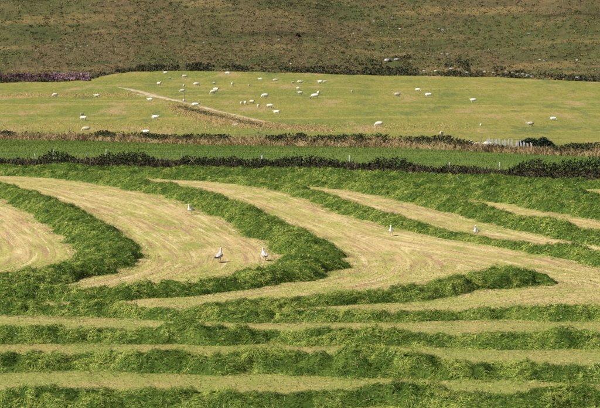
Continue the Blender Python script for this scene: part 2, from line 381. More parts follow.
# ------------------------------------------------------------------ windrows
G_DEEP = np.array((.048, .095, .012)); G_MID = np.array((.135, .205, .025)); G_YEL = np.array((.32, .36, .07)); G_STRAW = np.array((.40, .38, .15))
def windrow(key, d):
    pth = paths[key]; acc = Acc()
    xy = pth[:, :2]; T = np.gradient(xy, axis=0); T /= np.linalg.norm(T, axis=1)[:, None] + 1e-9; Nn = np.stack([-T[:, 1], T[:, 0]], 1)
    seed = ord(key); n = len(xy); arc = np.concatenate([[0], np.cumsum(np.linalg.norm(np.diff(xy, axis=0), axis=1))])
    wl = pth[:, 2] * (.48 + (fbm(arc / 1.3, arc * 0, seed, 3) - .5) * .50); wr_ = pth[:, 2] * (.48 + (fbm(arc / 1.3, arc * 0 + 9, seed, 3) - .5) * .50)
    if key in 'GHIJK':
        rag = .62 + .75 * fbm(arc / 2.6, arc * 0 + 3, seed + 60, 3); wl = wl * rag; wr_ = wr_ * (1.6 - rag) ** .5
    et = ss(np.minimum(arc, arc[-1] - arc) / .8) * .7 + .3; wl = wl * et; wr_ = wr_ * et
    endt = ss(np.minimum(arc, arc[-1] - arc) / 1.3) * .97 + .03
    hh = endt * pth[:, 3] * {'H': .66, 'I': .66, 'J': .70, 'K': .62, 'G': .85}.get(key, .9) * (1 + (fbm(arc / 2.2, arc * 0, seed + 3, 2) - .5) * .7)
    if key in 'HIJK': hh = hh * np.clip(.25 + 1.5 * fbm(arc / 3.2, arc * 0 + 7, seed + 63, 3), .35, 1.35)
    s = np.linspace(-1, 1, 17)
    def surf(ti, sv):                       # arrays of float path index and cross position
        i = np.clip(ti.astype(int), 0, n - 2); f = (ti - i)[:, None]
        c = xy[i] * (1 - f) + xy[i + 1] * f; nn = Nn[i] * (1 - f) + Nn[i + 1] * f
        off = np.where(sv < 0, wl[i], wr_[i]) * sv
        p = c + nn * off[:, None]
        prof = np.clip(1 - np.abs(sv) ** 2.2, 0, 1) ** .8
        lump = (fbm(p[:, 0] / .55, p[:, 1] / .55, seed + 5, 3) - .5) * .7 + (vn(p[:, 0] / 1.3, p[:, 1] / 1.3, seed + 8) - .5) * .4
        cl = np.abs(fbm(p[:, 0] / .42, p[:, 1] / .42, seed + 51, 2) - .5) * 2      # creased clumps
        z = hh[i] * prof * (1 + lump) + (.09 - cl * .40) * np.clip(pth[i, 3] / .45, .4, 1.1) * np.clip(prof * 1.6, 0, 1) * endt[i] - .05 * (np.abs(sv) > .97)
        return p, z
    ti, sv = np.meshgrid(np.arange(n, dtype=float), s, indexing='ij')
    p, z = surf(np.minimum(ti.ravel(), n - 1.001), sv.ravel())
    V = np.column_stack([p, zt(p[:, 0], p[:, 1]) + z])
    cv = fbm(p[:, 0] / .4, p[:, 1] / .4, 77, 2)
    acc.add(V, grid_faces(n, 17), mixc(G_DEEP * .8, G_MID * .7, np.clip(cv * 1.6 - .4, 0, 1)), True)  # mound tinted darker than the blades, so gaps between them read as shaded
    # lying blades over the mound
    area = arc[-1] * pth[:, 2].mean(); dist = np.median(xy[:, 1])
    dens = 1330 * (80 / max(dist, 70)) ** 1.55
    # sample only where the row can be seen (with a margin for a side step)
    m = int(area * dens)
    ti = rng.uniform(0, n - 1.01, m); sv = np.where(rng.random(m) < .30, np.clip(rng.normal(0, .7, m), -1.6, 1.6), rng.uniform(-1.04, 1.04, m))
    p, z = surf(ti, np.clip(sv, -1, 1)); i = ti.astype(int)
    p = p + Nn[i] * ((np.abs(sv) - 1).clip(0) * np.sign(sv) * .9)[:, None]
    vis = np.abs(p[:, 0]) < p[:, 1] * .1153 + 3.5
    ti, sv, p, z, i = ti[vis], sv[vis], p[vis], z[vis], i[vis]; m = len(p)
    svc = np.clip(sv, -.93, .93); tic = np.clip(ti, 1.0, n - 2.1)
    pa, za = surf(tic - .6, svc); pb_, zb = surf(tic + .6, svc); pc, zc = surf(tic, svc - .06); pd, zd = surf(tic, svc + .06)
    N3 = np.cross(np.column_stack([pb_ - pa, zb - za]), np.column_stack([pd - pc, zd - zc]))
    N3 *= np.sign(N3[:, 2:3] + 1e-9); N3[:, 2] += 1e-4; N3 /= np.linalg.norm(N3, axis=1)[:, None]
    ang = fbm(p[:, 0] / .6, p[:, 1] / .6, seed + 31, 2) * 4 * np.pi + rng.normal(0, .55, m)
    D = np.column_stack([np.cos(ang), np.sin(ang), np.zeros(m)]); D -= N3 * (D * N3).sum(1)[:, None]; D /= np.linalg.norm(D, axis=1)[:, None]
    up = rng.normal(0, .13, m); D = D + N3 * up[:, None]; D /= np.linalg.norm(D, axis=1)[:, None]
    N3 = N3 + rng.normal(0, .22, (m, 3)); N3 -= D * (D * N3).sum(1)[:, None]; N3 /= np.linalg.norm(N3, axis=1)[:, None]
    sc = (dist / 95) ** .5
    L = rng.uniform(.06, .22, m) * sc ** .7; W = rng.uniform(.008, .019, m) * sc ** 1.4
    tone = np.clip((fbm(p[:, 0] / .7, p[:, 1] / .9, seed + 40, 3) - .5) * 1.9 + .5 + (vn(p[:, 0] / .22, p[:, 1] / .3, seed + 47) - .5) * .5 + rng.normal(0, .2, m), 0, 1)
    bias = {0: .07, 1: 0, 2: -.13}[d['c']]; tone = np.clip(tone + bias, 0, 1)
    C0 = np.where((tone < .5)[:, None], mixc(G_DEEP, G_MID, tone * 2), mixc(G_MID, G_YEL, np.clip(tone * 2 - 1, 0, 1)))
    st = rng.random(m) < .08; C0[st] = G_STRAW * rng.uniform(.7, 1.1, (st.sum(), 1))
    C0 = jit(C0, .25)
    P0 = np.column_stack([p, zt(p[:, 0], p[:, 1]) + np.maximum(z, .01)]) + N3 * rng.uniform(.0, .05, m)[:, None]
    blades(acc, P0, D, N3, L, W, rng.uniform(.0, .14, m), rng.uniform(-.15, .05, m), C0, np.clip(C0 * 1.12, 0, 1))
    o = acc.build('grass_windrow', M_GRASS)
    tag(o, d['label'], 'windrow', 'windrows of cut grass in the mown field')
for kx, d in WR.items(): windrow(kx, d)

# loose tufts of cut grass dropped beside the rows (uncountable)
acc = Acc(); ks = list(paths)
cx_, cy_ = [], []
for kx in ks:
    q = paths[kx]; T = np.gradient(q[:, :2], axis=0); T /= np.linalg.norm(T, axis=1)[:, None] + 1e-9; m = int(len(q) * .22 * (10 if kx in 'GHIJK' else 4))
    i = rng.integers(0, len(q), m); off = rng.choice([-1, 1], m) * (q[i, 2] * .5 + rng.exponential(.5 if kx in 'GHIJK' else .3, m) - .15)
    cx_.append(q[i, 0] - T[i, 1] * off); cy_.append(q[i, 1] + T[i, 0] * off)
X = np.concatenate(cx_); Y = np.concatenate(cy_); vis = np.abs(X) < Y * .1153 + 3; X, Y = X[vis], Y[vis]
ix = np.repeat(np.arange(len(X)), 12); m = len(ix); sg = (.04 + rng.exponential(.10, len(X)))[ix]; x = X[ix] + rng.normal(0, 1, m) * sg; y = Y[ix] + rng.normal(0, 1, m) * sg
a = rng.uniform(0, 6.28, m); D = np.column_stack([np.cos(a), np.sin(a), rng.uniform(-.1, .5, m)]); D /= np.linalg.norm(D, axis=1)[:, None]
N3 = np.column_stack([rng.normal(0, .3, m), rng.normal(0, .3, m), np.ones(m)]); N3 -= D * (D * N3).sum(1)[:, None]; N3 /= np.linalg.norm(N3, axis=1)[:, None]
C = jit(mixc((.06, .11, .015), (.24, .29, .06), rng.random(len(X)))[ix], .3)
blades(acc, np.column_stack([x, y, zt(x, y) + rng.uniform(.0, .08, m)]), D, N3, rng.uniform(.08, .25, m), rng.uniform(.009, .02, m), rng.uniform(.03, .15, m), rng.uniform(-.1, .1, m), C, C)
tag(acc.build('loose_cut_grass', M_GRASS), 'loose wisps of cut grass scattered beside the windrows', 'grass', kind='stuff')

# litter and short stubble on the mown ground (uncountable)
def frustum(n, y0, y1, marg=3.0, k=.1153):
    Y = np.sqrt(rng.uniform(y0 ** 2, y1 ** 2, n)); X = rng.uniform(-1, 1, n) * (Y * k + marg); return X, Y
acc = Acc()
X, Y = frustum(150000, 60, 178); keep = Y < b1(X) - .5; X, Y = X[keep], Y[keep]; n = len(X)
pt = fbm(X / 1.5, Y / 3, 91, 3); keep = rng.random(n) < np.clip(pt * 1.8 - .25, .12, 1); X, Y, pt = X[keep], Y[keep], pt[keep]; n = len(X)
a = rng.uniform(0, 2 * np.pi, n); D = np.column_stack([np.cos(a), np.sin(a), np.full(n, .15)]); D /= np.linalg.norm(D, axis=1)[:, None]
N3 = np.column_stack([rng.normal(0, .3, n), rng.normal(0, .3, n), np.ones(n)]); N3 -= D * (D * N3).sum(1)[:, None]; N3 /= np.linalg.norm(N3, axis=1)[:, None]
gr = rng.random(n) < np.clip(fbm(X / 2.5, Y / 5, 44, 2) * 1.6 - .35 + ss((94 - Y) / 20) * .5, .08, .9)
C = np.where(gr[:, None], mixc((.14, .20, .035), (.28, .31, .08), rng.random(n)), mixc((.40, .29, .13), (.64, .52, .28), rng.random(n)))
br = rng.random(n) < .07; C[br] = np.array((.30, .22, .13))
blades(acc, np.column_stack([X, Y, zt(X, Y) + .004]), D, N3, rng.uniform(.06, .18, n), rng.uniform(.010, .020, n), rng.uniform(.03, .15, n), rng.uniform(0, .1, n), jit(C), jit(C))
X, Y = frustum(52000, 60, 102); n = len(X); Lh = rng.uniform(.015, .05, n)
g_ = np.clip(fbm(X / 1.8, Y / 4, 47, 3) * 2.2 - .6 + rng.normal(0, .25, n), 0, 1)
C = jit(mixc((.42, .34, .14), (.18, .23, .04), np.clip(g_ + .2, 0, 1)))
spikes(acc, np.column_stack([X, Y, zt(X, Y) - .005]), np.column_stack([rng.normal(0, 1.2, n) * Lh, rng.normal(0, 1.2, n) * Lh, Lh]), rng.uniform(.02, .045, n), C * .9, C * 1.1)
tag(acc.build('stubble_litter', M_DRY), 'short stubble and loose straw littering the mown field', 'stubble', kind='stuff')

# ------------------------------------------------------------------ meadow standing grass
acc = Acc()
X, Y = frustum(110000, 160, 310, 5); keep = (Y > b1(X) + .4) & (Y < b2(X) - .3)
X, Y = X[keep], Y[keep]; n = len(X); near = ss((b1(X) + 9 - Y) / 8)
tall = rng.random(n) < near * .7
Lh = np.where(tall, rng.uniform(.2, .5, n), rng.uniform(.05, .12, n))
T = np.column_stack([rng.normal(0, .25, n) * Lh, rng.normal(0, .25, n) * Lh, Lh])
C0 = jit(mixc((.06, .10, .013), (.12, .155, .022), rng.random(n))); C1 = np.where((tall & (rng.random(n) < .3))[:, None], np.array((.22, .20, .08))[None, :], C0 * 1.1)
spikes(acc, np.column_stack([X, Y, zt(X, Y) - .01]), T, np.where(tall, .035, .05), C0, C1)
tag(acc.build('meadow_grass', M_GRASS), 'lush uncut green grass standing in the meadow strip between the hedges', 'grass', kind='stuff')

# ------------------------------------------------------------------ hedges
def along(HX, HY, n, x0, x1):
    X = rng.uniform(x0, x1, n); return X, np.interp(X, HX, HY)
def bank(name, HX, HY, x0, x1, hf, width, mat, parent):
    X = np.arange(x0, x1, .35); Yc = np.interp(X, HX, HY); s = np.linspace(-1, 1, 9)
    Xg = np.repeat(X[:, None], 9, 1); Yg = Yc[:, None] + s[None, :] * width * .5
    h = hf(Xg, Yg) * np.clip(1 - s[None, :] ** 2, 0, 1) ** .6
    V = np.stack([Xg, Yg, zt(Xg, Yg) + h - .06], -1).reshape(-1, 3)
    f = grid_faces(len(X), 9)[:, ::-1]
    return mesh_np(name, V, f.ravel(), np.arange(len(f)) * 4, mat, None, parent, True)

hd = bpy.data.objects.new('near_hedge', None); COL.objects.link(hd); hd.location = (0, 0, 0)
tag(hd, 'low dark brambly hedge along the back edge of the mown field', 'hedge')
HC = [(-80, .6), (12, .5), (34, .42), (46, .75), (56, .95), (66, .9), (76, .5), (96, .5), (103, .75), (118, .85), (140, .95), (152, .7), (162, .5), (176, .42), (186, .75), (200, .7), (225, .65), (260, .6), (290, .75), (320, .75), (345, .65), (362, .5), (378, .85), (400, .85), (418, .55), (440, .5), (455, .6), (480, .55), (505, .5), (520, .85), (540, 1.0), (552, .8), (565, 1.05), (590, 1.1), (690, 1)]
HCX = np.array([np.interp((h[0] - 300), [-400, 400], [-400, 400]) for h in HC]); HCH = np.array([h[1] for h in HC])
def h1h(X, Y):
    return np.interp(X / Y * F, HCX, HCH) * (.75 + .5 * fbm(X / .9, X * 0 + .5, 61, 3)) * 1.3
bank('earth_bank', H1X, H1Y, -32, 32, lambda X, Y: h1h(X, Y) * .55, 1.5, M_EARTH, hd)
acc = Acc()
n = 40000; X, Yc = along(H1X, H1Y, n, -28, 28); H = h1h(X, Yc); u = rng.uniform(-1, 1, n); v = rng.random(n) ** .7
Yv = Yc + u * .75; Z = H * v * np.sqrt(np.clip(1 - .8 * u * u, 0, 1)) + rng.normal(0, .05, n)
kind = vn(X / 1.6, X * 0, 62)
C = np.where((kind < .52)[:, None], mixc((.010, .014, .006), (.028, .036, .012), rng.random(n)), mixc((.010, .011, .006), (.034, .030, .016), rng.random(n)))
leaves(acc, np.column_stack([X, Yv, zt(X, Yv) + np.maximum(Z, .02)]), rng.uniform(.04, .10, n), jit(C, .3))
acc.build('bramble_foliage', M_BRUSH, hd)
acc = Acc()
n = 15000; X, Yc = along(H1X, H1Y, n, -31, 31); kk = vn(X / 2.2, X * 0, 66); lowb = np.clip((.8 - np.interp(X / Yc * F, HCX, HCH)) * 2.5, 0.06, 1)
keep = rng.random(n) < kk * lowb; X, Yc = X[keep], Yc[keep]; n = len(X)
Yv = Yc + rng.uniform(-1.0, .6, n); H = h1h(X, Yc); Lh = rng.uniform(.25, .6, n)
C = jit(mixc((.12, .095, .055), (.30, .24, .15), rng.random(n)), .25); tw = rng.random(n) < .5; C[tw] = np.array((.045, .038, .026))
spikes(acc, np.column_stack([X, Yv, zt(X, Yv) + H * rng.uniform(.1, .7, n)]), np.column_stack([rng.normal(0, .5, n) * Lh, rng.normal(0, .4, n) * Lh, Lh]), rng.uniform(.02, .05, n), C * .8, C)
acc.build('dry_stems', M_DRY, hd)

hd = bpy.data.objects.new('far_hedge', None); COL.objects.link(hd)
tag(hd, 'far overgrown bank of tan dry grass and dark scrub below the sheep pasture', 'hedge')
DK = [(-80, .15), (12, .15), (60, .15), (92, .2), (106, .8), (118, .5), (128, .3), (150, .75), (200, .8), (225, .75), (245, .2), (262, .2), (275, .7), (330, .65), (350, .8), (375, .35), (400, .25), (412, .6), (440, .8), (462, .35), (500, .05), (558, .2), (572, .9), (690, .9)]
DKX = np.array([d[0] - 300. for d in DK]); DKV = np.array([d[1] for d in DK])
def h2h(X, Y):
    x = X / Y * F + 300
    return np.interp(x, [0, 100, 200, 330, 440, 470, 500, 560, 580], [1.0, 1.0, .95, 1.1, 1.05, .75, .6, .7, .95]) * (.7 + .6 * fbm(X / 1.3, X * 0 + .5, 71, 3))
bank('earth_bank', H2X, H2Y, -42, 42, lambda X, Y: h2h(X, Y) * .7, 2.4, M_TUSSOCK_EARTH, hd)
acc = Acc(); n = 52000; X, Yc = along(H2X, H2Y, n, -41, 41); dk = np.interp(X / Yc * F, DKX, DKV)
keep = rng.random(n) < np.clip(1.35 - dk - (vn(X / .9, X * 0, 73) - .5) * 1.2, .05, 1); X, Yc = X[keep], Yc[keep]; n = len(X)
u = rng.uniform(-1.15, 1, n); Yv = Yc + u * 1.3; H = h2h(X, Yc) * .7 * np.clip(1 - u * u, 0, 1) ** .6
Lh = rng.uniform(.15, .55, n); big = vn(X / 1.1, Yv / 1.1, 75)
C = jit(mixc((.18, .11, .055), (.54, .385, .21), np.clip(big * 1.7 - .3 + rng.normal(0, .15, n), 0, 1)), .2); gr = rng.random(n) < .15; C[gr] = np.array((.16, .19, .05))
spikes(acc, np.column_stack([X, Yv, zt(X, Yv) + H * rng.uniform(.5, 1, n) - .08]), np.column_stack([rng.normal(.05, .45, n) * Lh, rng.normal(-.15, .4, n) * Lh, Lh * rng.uniform(.4, 1, n)]), rng.uniform(.06, .14, n), C * .85, C)
acc.build('dry_tussocks', M_DRY, hd)
acc = Acc(); n = 46000; X, Yc = along(H2X, H2Y, n, -41, 41); dk = np.interp(X / Yc * F, DKX, DKV)
keep = rng.random(n) < np.clip((dk + .05 + (vn(X / .9, X * 0, 73) - .5) * 1.3), .05, 1); X, Yc = X[keep], Yc[keep]; n = len(X)
u = rng.uniform(-1, 1, n); Yv = Yc + u * 1.0; H = h2h(X, Yc) * 1.05 * np.sqrt(np.clip(1 - .7 * u * u, 0, 1)) * rng.random(n) ** .5
C = jit(mixc((.016, .022, .009), (.055, .062, .02), rng.random(n)), .3)
leaves(acc, np.column_stack([X, Yv, zt(X, Yv) + H]), rng.uniform(.05, .13, n), C)
acc.build('dark_scrub', M_BRUSH, hd)

# ------------------------------------------------------------------ moor vegetation (uncountable)
def tuft_field(acc, X, Y, R, C, nl, up=.8, flat=.5, lie=1.0):
    """each tuft = nl leaf faces spread through a low dome"""
    n = len(X); idx = np.repeat(np.arange(n), nl); m = len(idx)
    a = rng.uniform(0, 2 * np.pi, m); r = np.sqrt(rng.random(m)) * R[idx]; zz = np.sqrt(np.clip(1 - (r / R[idx]) ** 2, 0, 1)) * R[idx] * up * rng.uniform(.35, 1, m)
    x = X[idx] + np.cos(a) * r; y = Y[idx] + np.sin(a) * r
    leaves(acc, np.column_stack([x, y, zt(x, y) + zz * flat + .03]), R[idx] * rng.uniform(.22, .45, m), jit(C[idx], .3), lie)
acc = Acc()
n = 20500; X = rng.uniform(-80, 80, n); Y = foot(X) + rng.uniform(0, 1, n) ** 1.25 * (600 - foot(X)) + .5
k1 = fbm(X / 24, Y / 24, 81, 3); k2 = fbm(X / 9, Y / 11, 83, 3); k3 = rng.random(n)
OL = np.array((.115, .12, .036)); RU = np.array((.16, .10, .048)); DKG = np.array((.07, .09, .027)); TN = np.array((.25, .19, .08)); BR = np.array((.12, .085, .048)); OCH = np.array((.27, .165, .035))
C = mixc(OL, BR, np.clip((k1 - .44) * 7, 0, 1))
sel = (k2 > .54) & (k3 < .75); C[sel] = RU
sel = (k2 < .44) & (k3 < .8); C[sel] = DKG
sel = (k3 > .90); C[sel] = TN
bd = fbm(X / 45, Y / 7, 88, 3); sel = (bd > .58) & (rng.random(n) < .6); C[sel] = TN * .85; sel = (bd < .40) & (rng.random(n) < .6); C[sel] = DKG
rightf = np.clip(X / 60, 0, 1); sel = (rng.random(n) < rightf * .28 * np.clip(k2 * 2 - .3, 0, 1)); C[sel] = OCH
tuft_field(acc, X, Y, rng.uniform(.24, .62, n), C * .92, 7, .8, .45, .45)
tag(acc.build('moor_ground_cover', M_BRUSH), 'mottled olive and russet heath covering the moorland slope', 'heath', kind='stuff')

# purple heather patch
acc = Acc()
def heather(x0, x1, y0, y1, n, ca, cb, R):
    pts = [P(rng.uniform(x0, x1), rng.uniform(y0, y1)) for _ in range(n)]
    X = np.array([p.x for p in pts]); Y = np.array([p.y for p in pts])
    tuft_field(acc, X, Y, rng.uniform(*R, len(X)), mixc(ca, cb, rng.random(len(X))), 26, 1.0, .8)
heather(-20, 60, 75.5, 82, 130, (.07, .038, .046), (.13, .065, .078), (.35, .75))
heather(54, 88, 74.5, 81.3, 70, (.18, .095, .115), (.33, .205, .23), (.35, .75))
tag(acc.build('heather_patch', M_BRUSH), 'purple pink flowering heather strip at left foot of the moor', 'heather')

# pasture tussocks
acc = Acc()
n = 5000; X = rng.uniform(-75, 75, n); Y = rng.uniform(262, 520, n); keep = (Y > b2(X) + 2) & (Y < foot(X)) & (rng.random(n) < np.clip(fbm(X / 14, Y / 30, 93, 3) * 3 - 1.1, .04, 1)); X, Y = X[keep], Y[keep]; n = len(X)
C = mixc((.12, .16, .035), (.36, .29, .11), np.clip(fbm(X / 8, Y / 16, 94, 2) * 2 - .5 + rng.normal(0, .2, n), 0, 1))
ix = np.repeat(np.arange(n), 8); m = len(ix); x = X[ix] + rng.normal(0, .25, m); y = Y[ix] + rng.normal(0, .5, m); Lh = rng.uniform(.06, .2, m)
spikes(acc, np.column_stack([x, y, zt(x, y) - .02]), np.column_stack([rng.normal(0, .5, m) * Lh, rng.normal(0, .5, m) * Lh, Lh]), rng.uniform(.06, .16, m), C[ix], C[ix] * 1.1)
tag(acc.build('pasture_tussocks', M_DRY), 'small grass tussocks dotted over the sheep pasture', 'grass', kind='stuff')

# ------------------------------------------------------------------ dirt track with a stony bank
def ribbon(name, pts, wd, mat, lift):
    q = catmull([(*P(x, y).xy, wv, 0) for x, y, wv in pts], .8)
    T = np.gradient(q[:, :2], axis=0); T /= np.linalg.norm(T, axis=1)[:, None]; N = np.stack([-T[:, 1], T[:, 0]], 1); s = np.linspace(-1, 1, 7)
    W = q[:, 2] * .5 * (1 + .9 * (vn(np.arange(len(q)) / 4, np.zeros(len(q)), 5) - .5))
    XY = q[:, None, :2] + N[:, None, :] * (s[None, :, None] * W[:, None, None])
    V = np.stack([XY[..., 0], XY[..., 1], zt(XY[..., 0], XY[..., 1]) + lift * (1.2 - s[None, :] ** 2)], -1).reshape(-1, 3)
    f = grid_faces(len(q), 7)[:, ::-1]
    o = mesh_np(name, V, f.ravel(), np.arange(len(f)) * 4, mat, None, None, True); o['kind'] = 'structure'; return o
ribbon('dirt_track', [(119, 88, .9), (128, 89.3, 1.4), (140, 92, 1.6), (155, 96.2, 1.5), (172, 100, 1.4), (190, 104.2, 1.3), (212, 110, 1.5), (235, 115.3, 1.4), (255, 120.2, 1.3), (268, 123, .9)], 2, M_TRACK, .10)
ribbon('dirt_track', [(133, 94, .8), (142, 95.5, 1.0), (152, 97, 1.0), (164, 99, .6)], 1, M_TRACK, .07)
acc = Acc(); t = rng.random(420)
bx = np.interp(t, [0, .35, 1], [178, 205, 262]); by = np.interp(t, [0, .35, 1], [105, 111.5, 124.5]); pts = [P(x + rng.normal(0, 2), y + 1.0 + rng.random() * 2.6) for x, y in zip(bx, by)]
tuft_field(acc, np.array([p.x for p in pts]), np.array([p.y for p in pts]), rng.uniform(.2, .4, 420), mixc((.06, .075, .03), (.20, .17, .09), rng.random(420)), 12, .7, .6)
tag(acc.build('trackside_scrub', M_BRUSH), 'dark rough growth along the lower side of the dirt track', 'scrub', kind='stuff')
acc = Acc()
pts = []
for _ in range(3600):
    t = rng.random(); x = 170 + 160 * t; y = np.interp(x, [170, 200, 240, 280, 330], [107, 116, 123, 127, 131]) + rng.normal(0, 1) * np.interp(x, [170, 195, 240, 280, 330], [1.5, 4.5, 2.5, 1.2, 1.0])
    pts.append(cast(x, y, z_base))
for _ in range(700): pts.append(cast(rng.uniform(0, 135), rng.normal(95.5, 1.2), z_base))
for _ in range(700): pts.append(cast(rng.uniform(0, 470), np.interp(rng.random(), [0, 1], [124, 131]), z_base))
X = np.array([p[0] for p in pts]); Y = np.array([p[1] for p in pts]); n = len(X)
ix = np.repeat(np.arange(n), 7); m = len(ix); x = X[ix] + rng.normal(0, .35, m); y = Y[ix] + rng.normal(0, .8, m); Lh = rng.uniform(.08, .26, m)
C = jit(mixc((.36, .23, .10), (.55, .40, .19), rng.random(m)))
spikes(acc, np.column_stack([x, y, zt(x, y) - .02]), np.column_stack([rng.normal(0, .5, m) * Lh, rng.normal(0, .5, m) * Lh, Lh]), rng.uniform(.08, .2, m), C, C)
tag(acc.build('bleached_grass', M_DRY), 'bleached tan grass below the dirt track and along the pasture bottom', 'grass', kind='stuff')

# ------------------------------------------------------------------ boulders
def rock_mesh(seed):
    bm = bmesh.new(); bmesh.ops.create_icosphere(bm, subdivisions=2, radius=1)
    for v in bm.verts:
        n = v.co.normalized(); f = 1 + .35 * mnoise.noise(n * 1.3 + Vector((seed * 7.1, 0, 0))) + .15 * mnoise.noise(n * 3.1 + Vector((0, seed * 3.3, 0)))
        q = n * f; q.x = max(-.8, min(.85, q.x)); q.z = min(q.z, .72); v.co = q
    me = bpy.data.meshes.new('boulder'); bm.to_mesh(me); bm.free(); me.materials.append(M_ROCK); return me
RM = [rock_mesh(i) for i in range(5)]; BL = []
def boulder(x, y, wpx, label, group, hr=.55):
    p = P(x, y); r = wpx * p.y / F * .5; BL.append((p.x, p.y, r))
    o = bpy.data.objects.new('boulder', random.choice(RM)); COL.objects.link(o)
    o.scale = (r, r * random.uniform(.7, 1), r * hr * random.uniform(.85, 1.2)); o.rotation_euler = (0, 0, random.uniform(-.5, .5)); o.location = p + Vector((0, 0, r * hr * .55))
    tag(o, label, 'boulder', group); return o
boulder(387.5, 61.5, 8, 'largest pale boulder low on the moor, left of a close pair', 'boulders on the moor', .5)
boulder(396.5, 60.5, 5.5, 'pale boulder right beside the largest boulder on the moor', 'boulders on the moor')
for x, y, wv in [(374, 21.5, 2.6), (382, 21.5, 2.4), (392, 18.5, 2.4), (400, 29.5, 3), (354, 34, 3.2), (381, 33.5, 2), (368.5, 41, 3), (400, 47.5, 2.4), (362, 29, 1.5)]:
    boulder(x, y, wv, 'small pale stone scattered high on the moor, upper right of centre', 'scattered high moor stones')
for x, y, wv in [(439, 29, 2.5), (443, 30.5, 3.5), (448, 29.5, 2)]:
    boulder(x, y, wv, 'small grey stone in the tight cluster high on the right moor', 'high right stone cluster')
boulder(529, 34, 5, 'lone flat pale stone high on the far right of the moor', 'boulders on the moor', .3)
boulder(204, 43, 2.5, 'lone small pale stone on the left-centre moor', 'boulders on the moor')
boulder(279, 40, 3, 'lone pale stone on the brown moor near the middle', 'boulders on the moor', .4)
boulder(291, 64.5, 3, 'pinkish pale stone just above the pasture edge near the middle', 'boulders on the moor')
for x, y in [(66, 49), (70, 46), (75, 49), (78, 44.5), (81, 47), (85, 43.5), (88, 46), (93, 43), (72, 43.5), (80, 50)]:
    boulder(x, y, rng.uniform(1.3, 2.3), 'small grey stone in the loose scatter on the left moor', 'left moor stone scatter')
for x, y, wv in [(411, 61.5, 2.5), (442, 54.5, 4), (448, 55, 4), (433, 57, 2), (540, 60.5, 3), (544, 61, 3), (577, 60.5, 3.5), (536, 59.5, 2)]:
    boulder(x, y, wv, 'pale stone in the broken upper line of stones on the right moor', 'upper line of moor stones')
for x, y, wv in [(424, 71.5, 4), (436, 71.5, 4.5), (451, 69.5, 5), (460, 71, 4.5), (467, 73.5, 5.5), (485, 72, 4), (493, 73, 3), (506, 72, 4), (513, 73.5, 4.5), (517, 75, 4), (523, 75, 4.5), (528, 76, 5), (532, 77, 4), (546, 79.5, 3), (550, 79, 3.5), (569, 79, 3.5), (577, 78.5, 6), (583, 79, 5), (590, 80, 4)]:
    boulder(x, y, wv, 'pale stone in the lower line of stones along the right moor foot', 'lower line of moor stones', .45)
# dark scrub strip at the foot of the moor
acc = Acc()
n = 3400; X = rng.uniform(-70, 70, n); xp = X / foot(X) * F + 300
den = np.interp(xp, [0, 85, 110, 130, 180, 260, 330, 360, 400, 450, 520, 600], [.9, .8, .2, .5, .8, .75, .6, .9, 1, .9, .8, .9])
keep = rng.random(n) < den * np.clip(fbm(X / 4, X * 0, 87, 3) * 3.6 - 1.25, .03, 1); X = X[keep]; n = len(X); xp = xp[keep]
ext = np.interp(xp, [0, 100, 300, 350, 420, 600], [6, 3, 4, 10, 17, 14])
Y = foot(X) + rng.random(n) ** 1.3 * ext * 1.4 + .2
ok = np.ones(n, bool)
for bx_, by_, br_ in BL: ok &= ~((np.abs(X - bx_) < br_ + .5) & (Y < by_ + .4) & (Y > by_ - 5))
X, Y = X[ok], Y[ok]; n = len(X)
C = mixc((.03, .042, .016), (.085, .07, .035), rng.random(n))
tuft_field(acc, X, Y, rng.uniform(.35, .85, n), C, 14, 1.0, .8)
tag(acc.build('moor_edge_scrub', M_BRUSH), 'dark strip of scrub and bracken where the moor meets the pasture', 'scrub', kind='stuff')

ORD = ['first', 'second', 'third', 'fourth', 'fifth', 'sixth', 'seventh', 'eighth', 'ninth', 'tenth', 'eleventh', 'twelfth', 'thirteenth', 'fourteenth', 'fifteenth', 'sixteenth', 'seventeenth', 'eighteenth', 'nineteenth', 'twentieth']
for grp, txt in (('lower line of moor stones', '%s pale stone from the left in the lower stone line, right moor foot'), ('upper line of moor stones', '%s pale stone from the left in the broken upper stone line, right moor'),
                 ('scattered high moor stones', '%s small pale stone from the left, scattered high right of centre on moor'), ('left moor stone scatter', '%s small grey stone from the left in the loose left moor scatter'),
                 ('high right stone cluster', '%s small grey stone from the left in the tight high right cluster')):
    for i_, o_ in enumerate(sorted([q for q in COL.objects if q.get('group') == grp], key=lambda q: q.location.x / q.location.y)): o_['label'] = txt % ORD[i_]
# scrub pocket: the black spot on the moor
acc = Acc(); p = P(298, 36.5)
tuft_field(acc, np.array([p.x]), np.array([p.y]), np.array([.5]), np.array([[.012, .014, .008]]), 160, 1.3, .9)
tag(acc.build('dark_shrub', M_BRUSH), 'single dark round shrub alone on the brown moor', 'shrub')

# ------------------------------------------------------------------ bush beside the pale fence
bush = bpy.data.objects.new('bush', None); COL.objects.link(bush); pb = P(540, 153); pb.y += 2.0; pb.z = float(zt(pb.x, pb.y))
bush.location = pb; tag(bush, 'dark green rounded bush at the right end of the pale fence', 'bush')
mpp = pb.y / F; acc = Acc(); n = 7000
cl = [(-13, 6, 6.5), (-9, 9.5, 5), (-4, 8, 6.5), (1, 7, 6), (5, 10, 5.5), (9, 7, 6.5), (13, 5, 5), (-1, 4, 7), (-16, 8, 3.5), (16, 3.5, 4)]
ci = rng.integers(0, len(cl), n); cc = np.array(cl, float)[ci] * mpp
u = rng.normal(size=(n, 3)); u /= np.linalg.norm(u, axis=1)[:, None]; u *= (rng.random(n) ** .45)[:, None]
Q = np.column_stack([cc[:, 0] + u[:, 0] * cc[:, 2], u[:, 1] * cc[:, 2] * 1.3 + rng.normal(0, .2, n), np.maximum(cc[:, 1] + u[:, 2] * cc[:, 2], .03)])
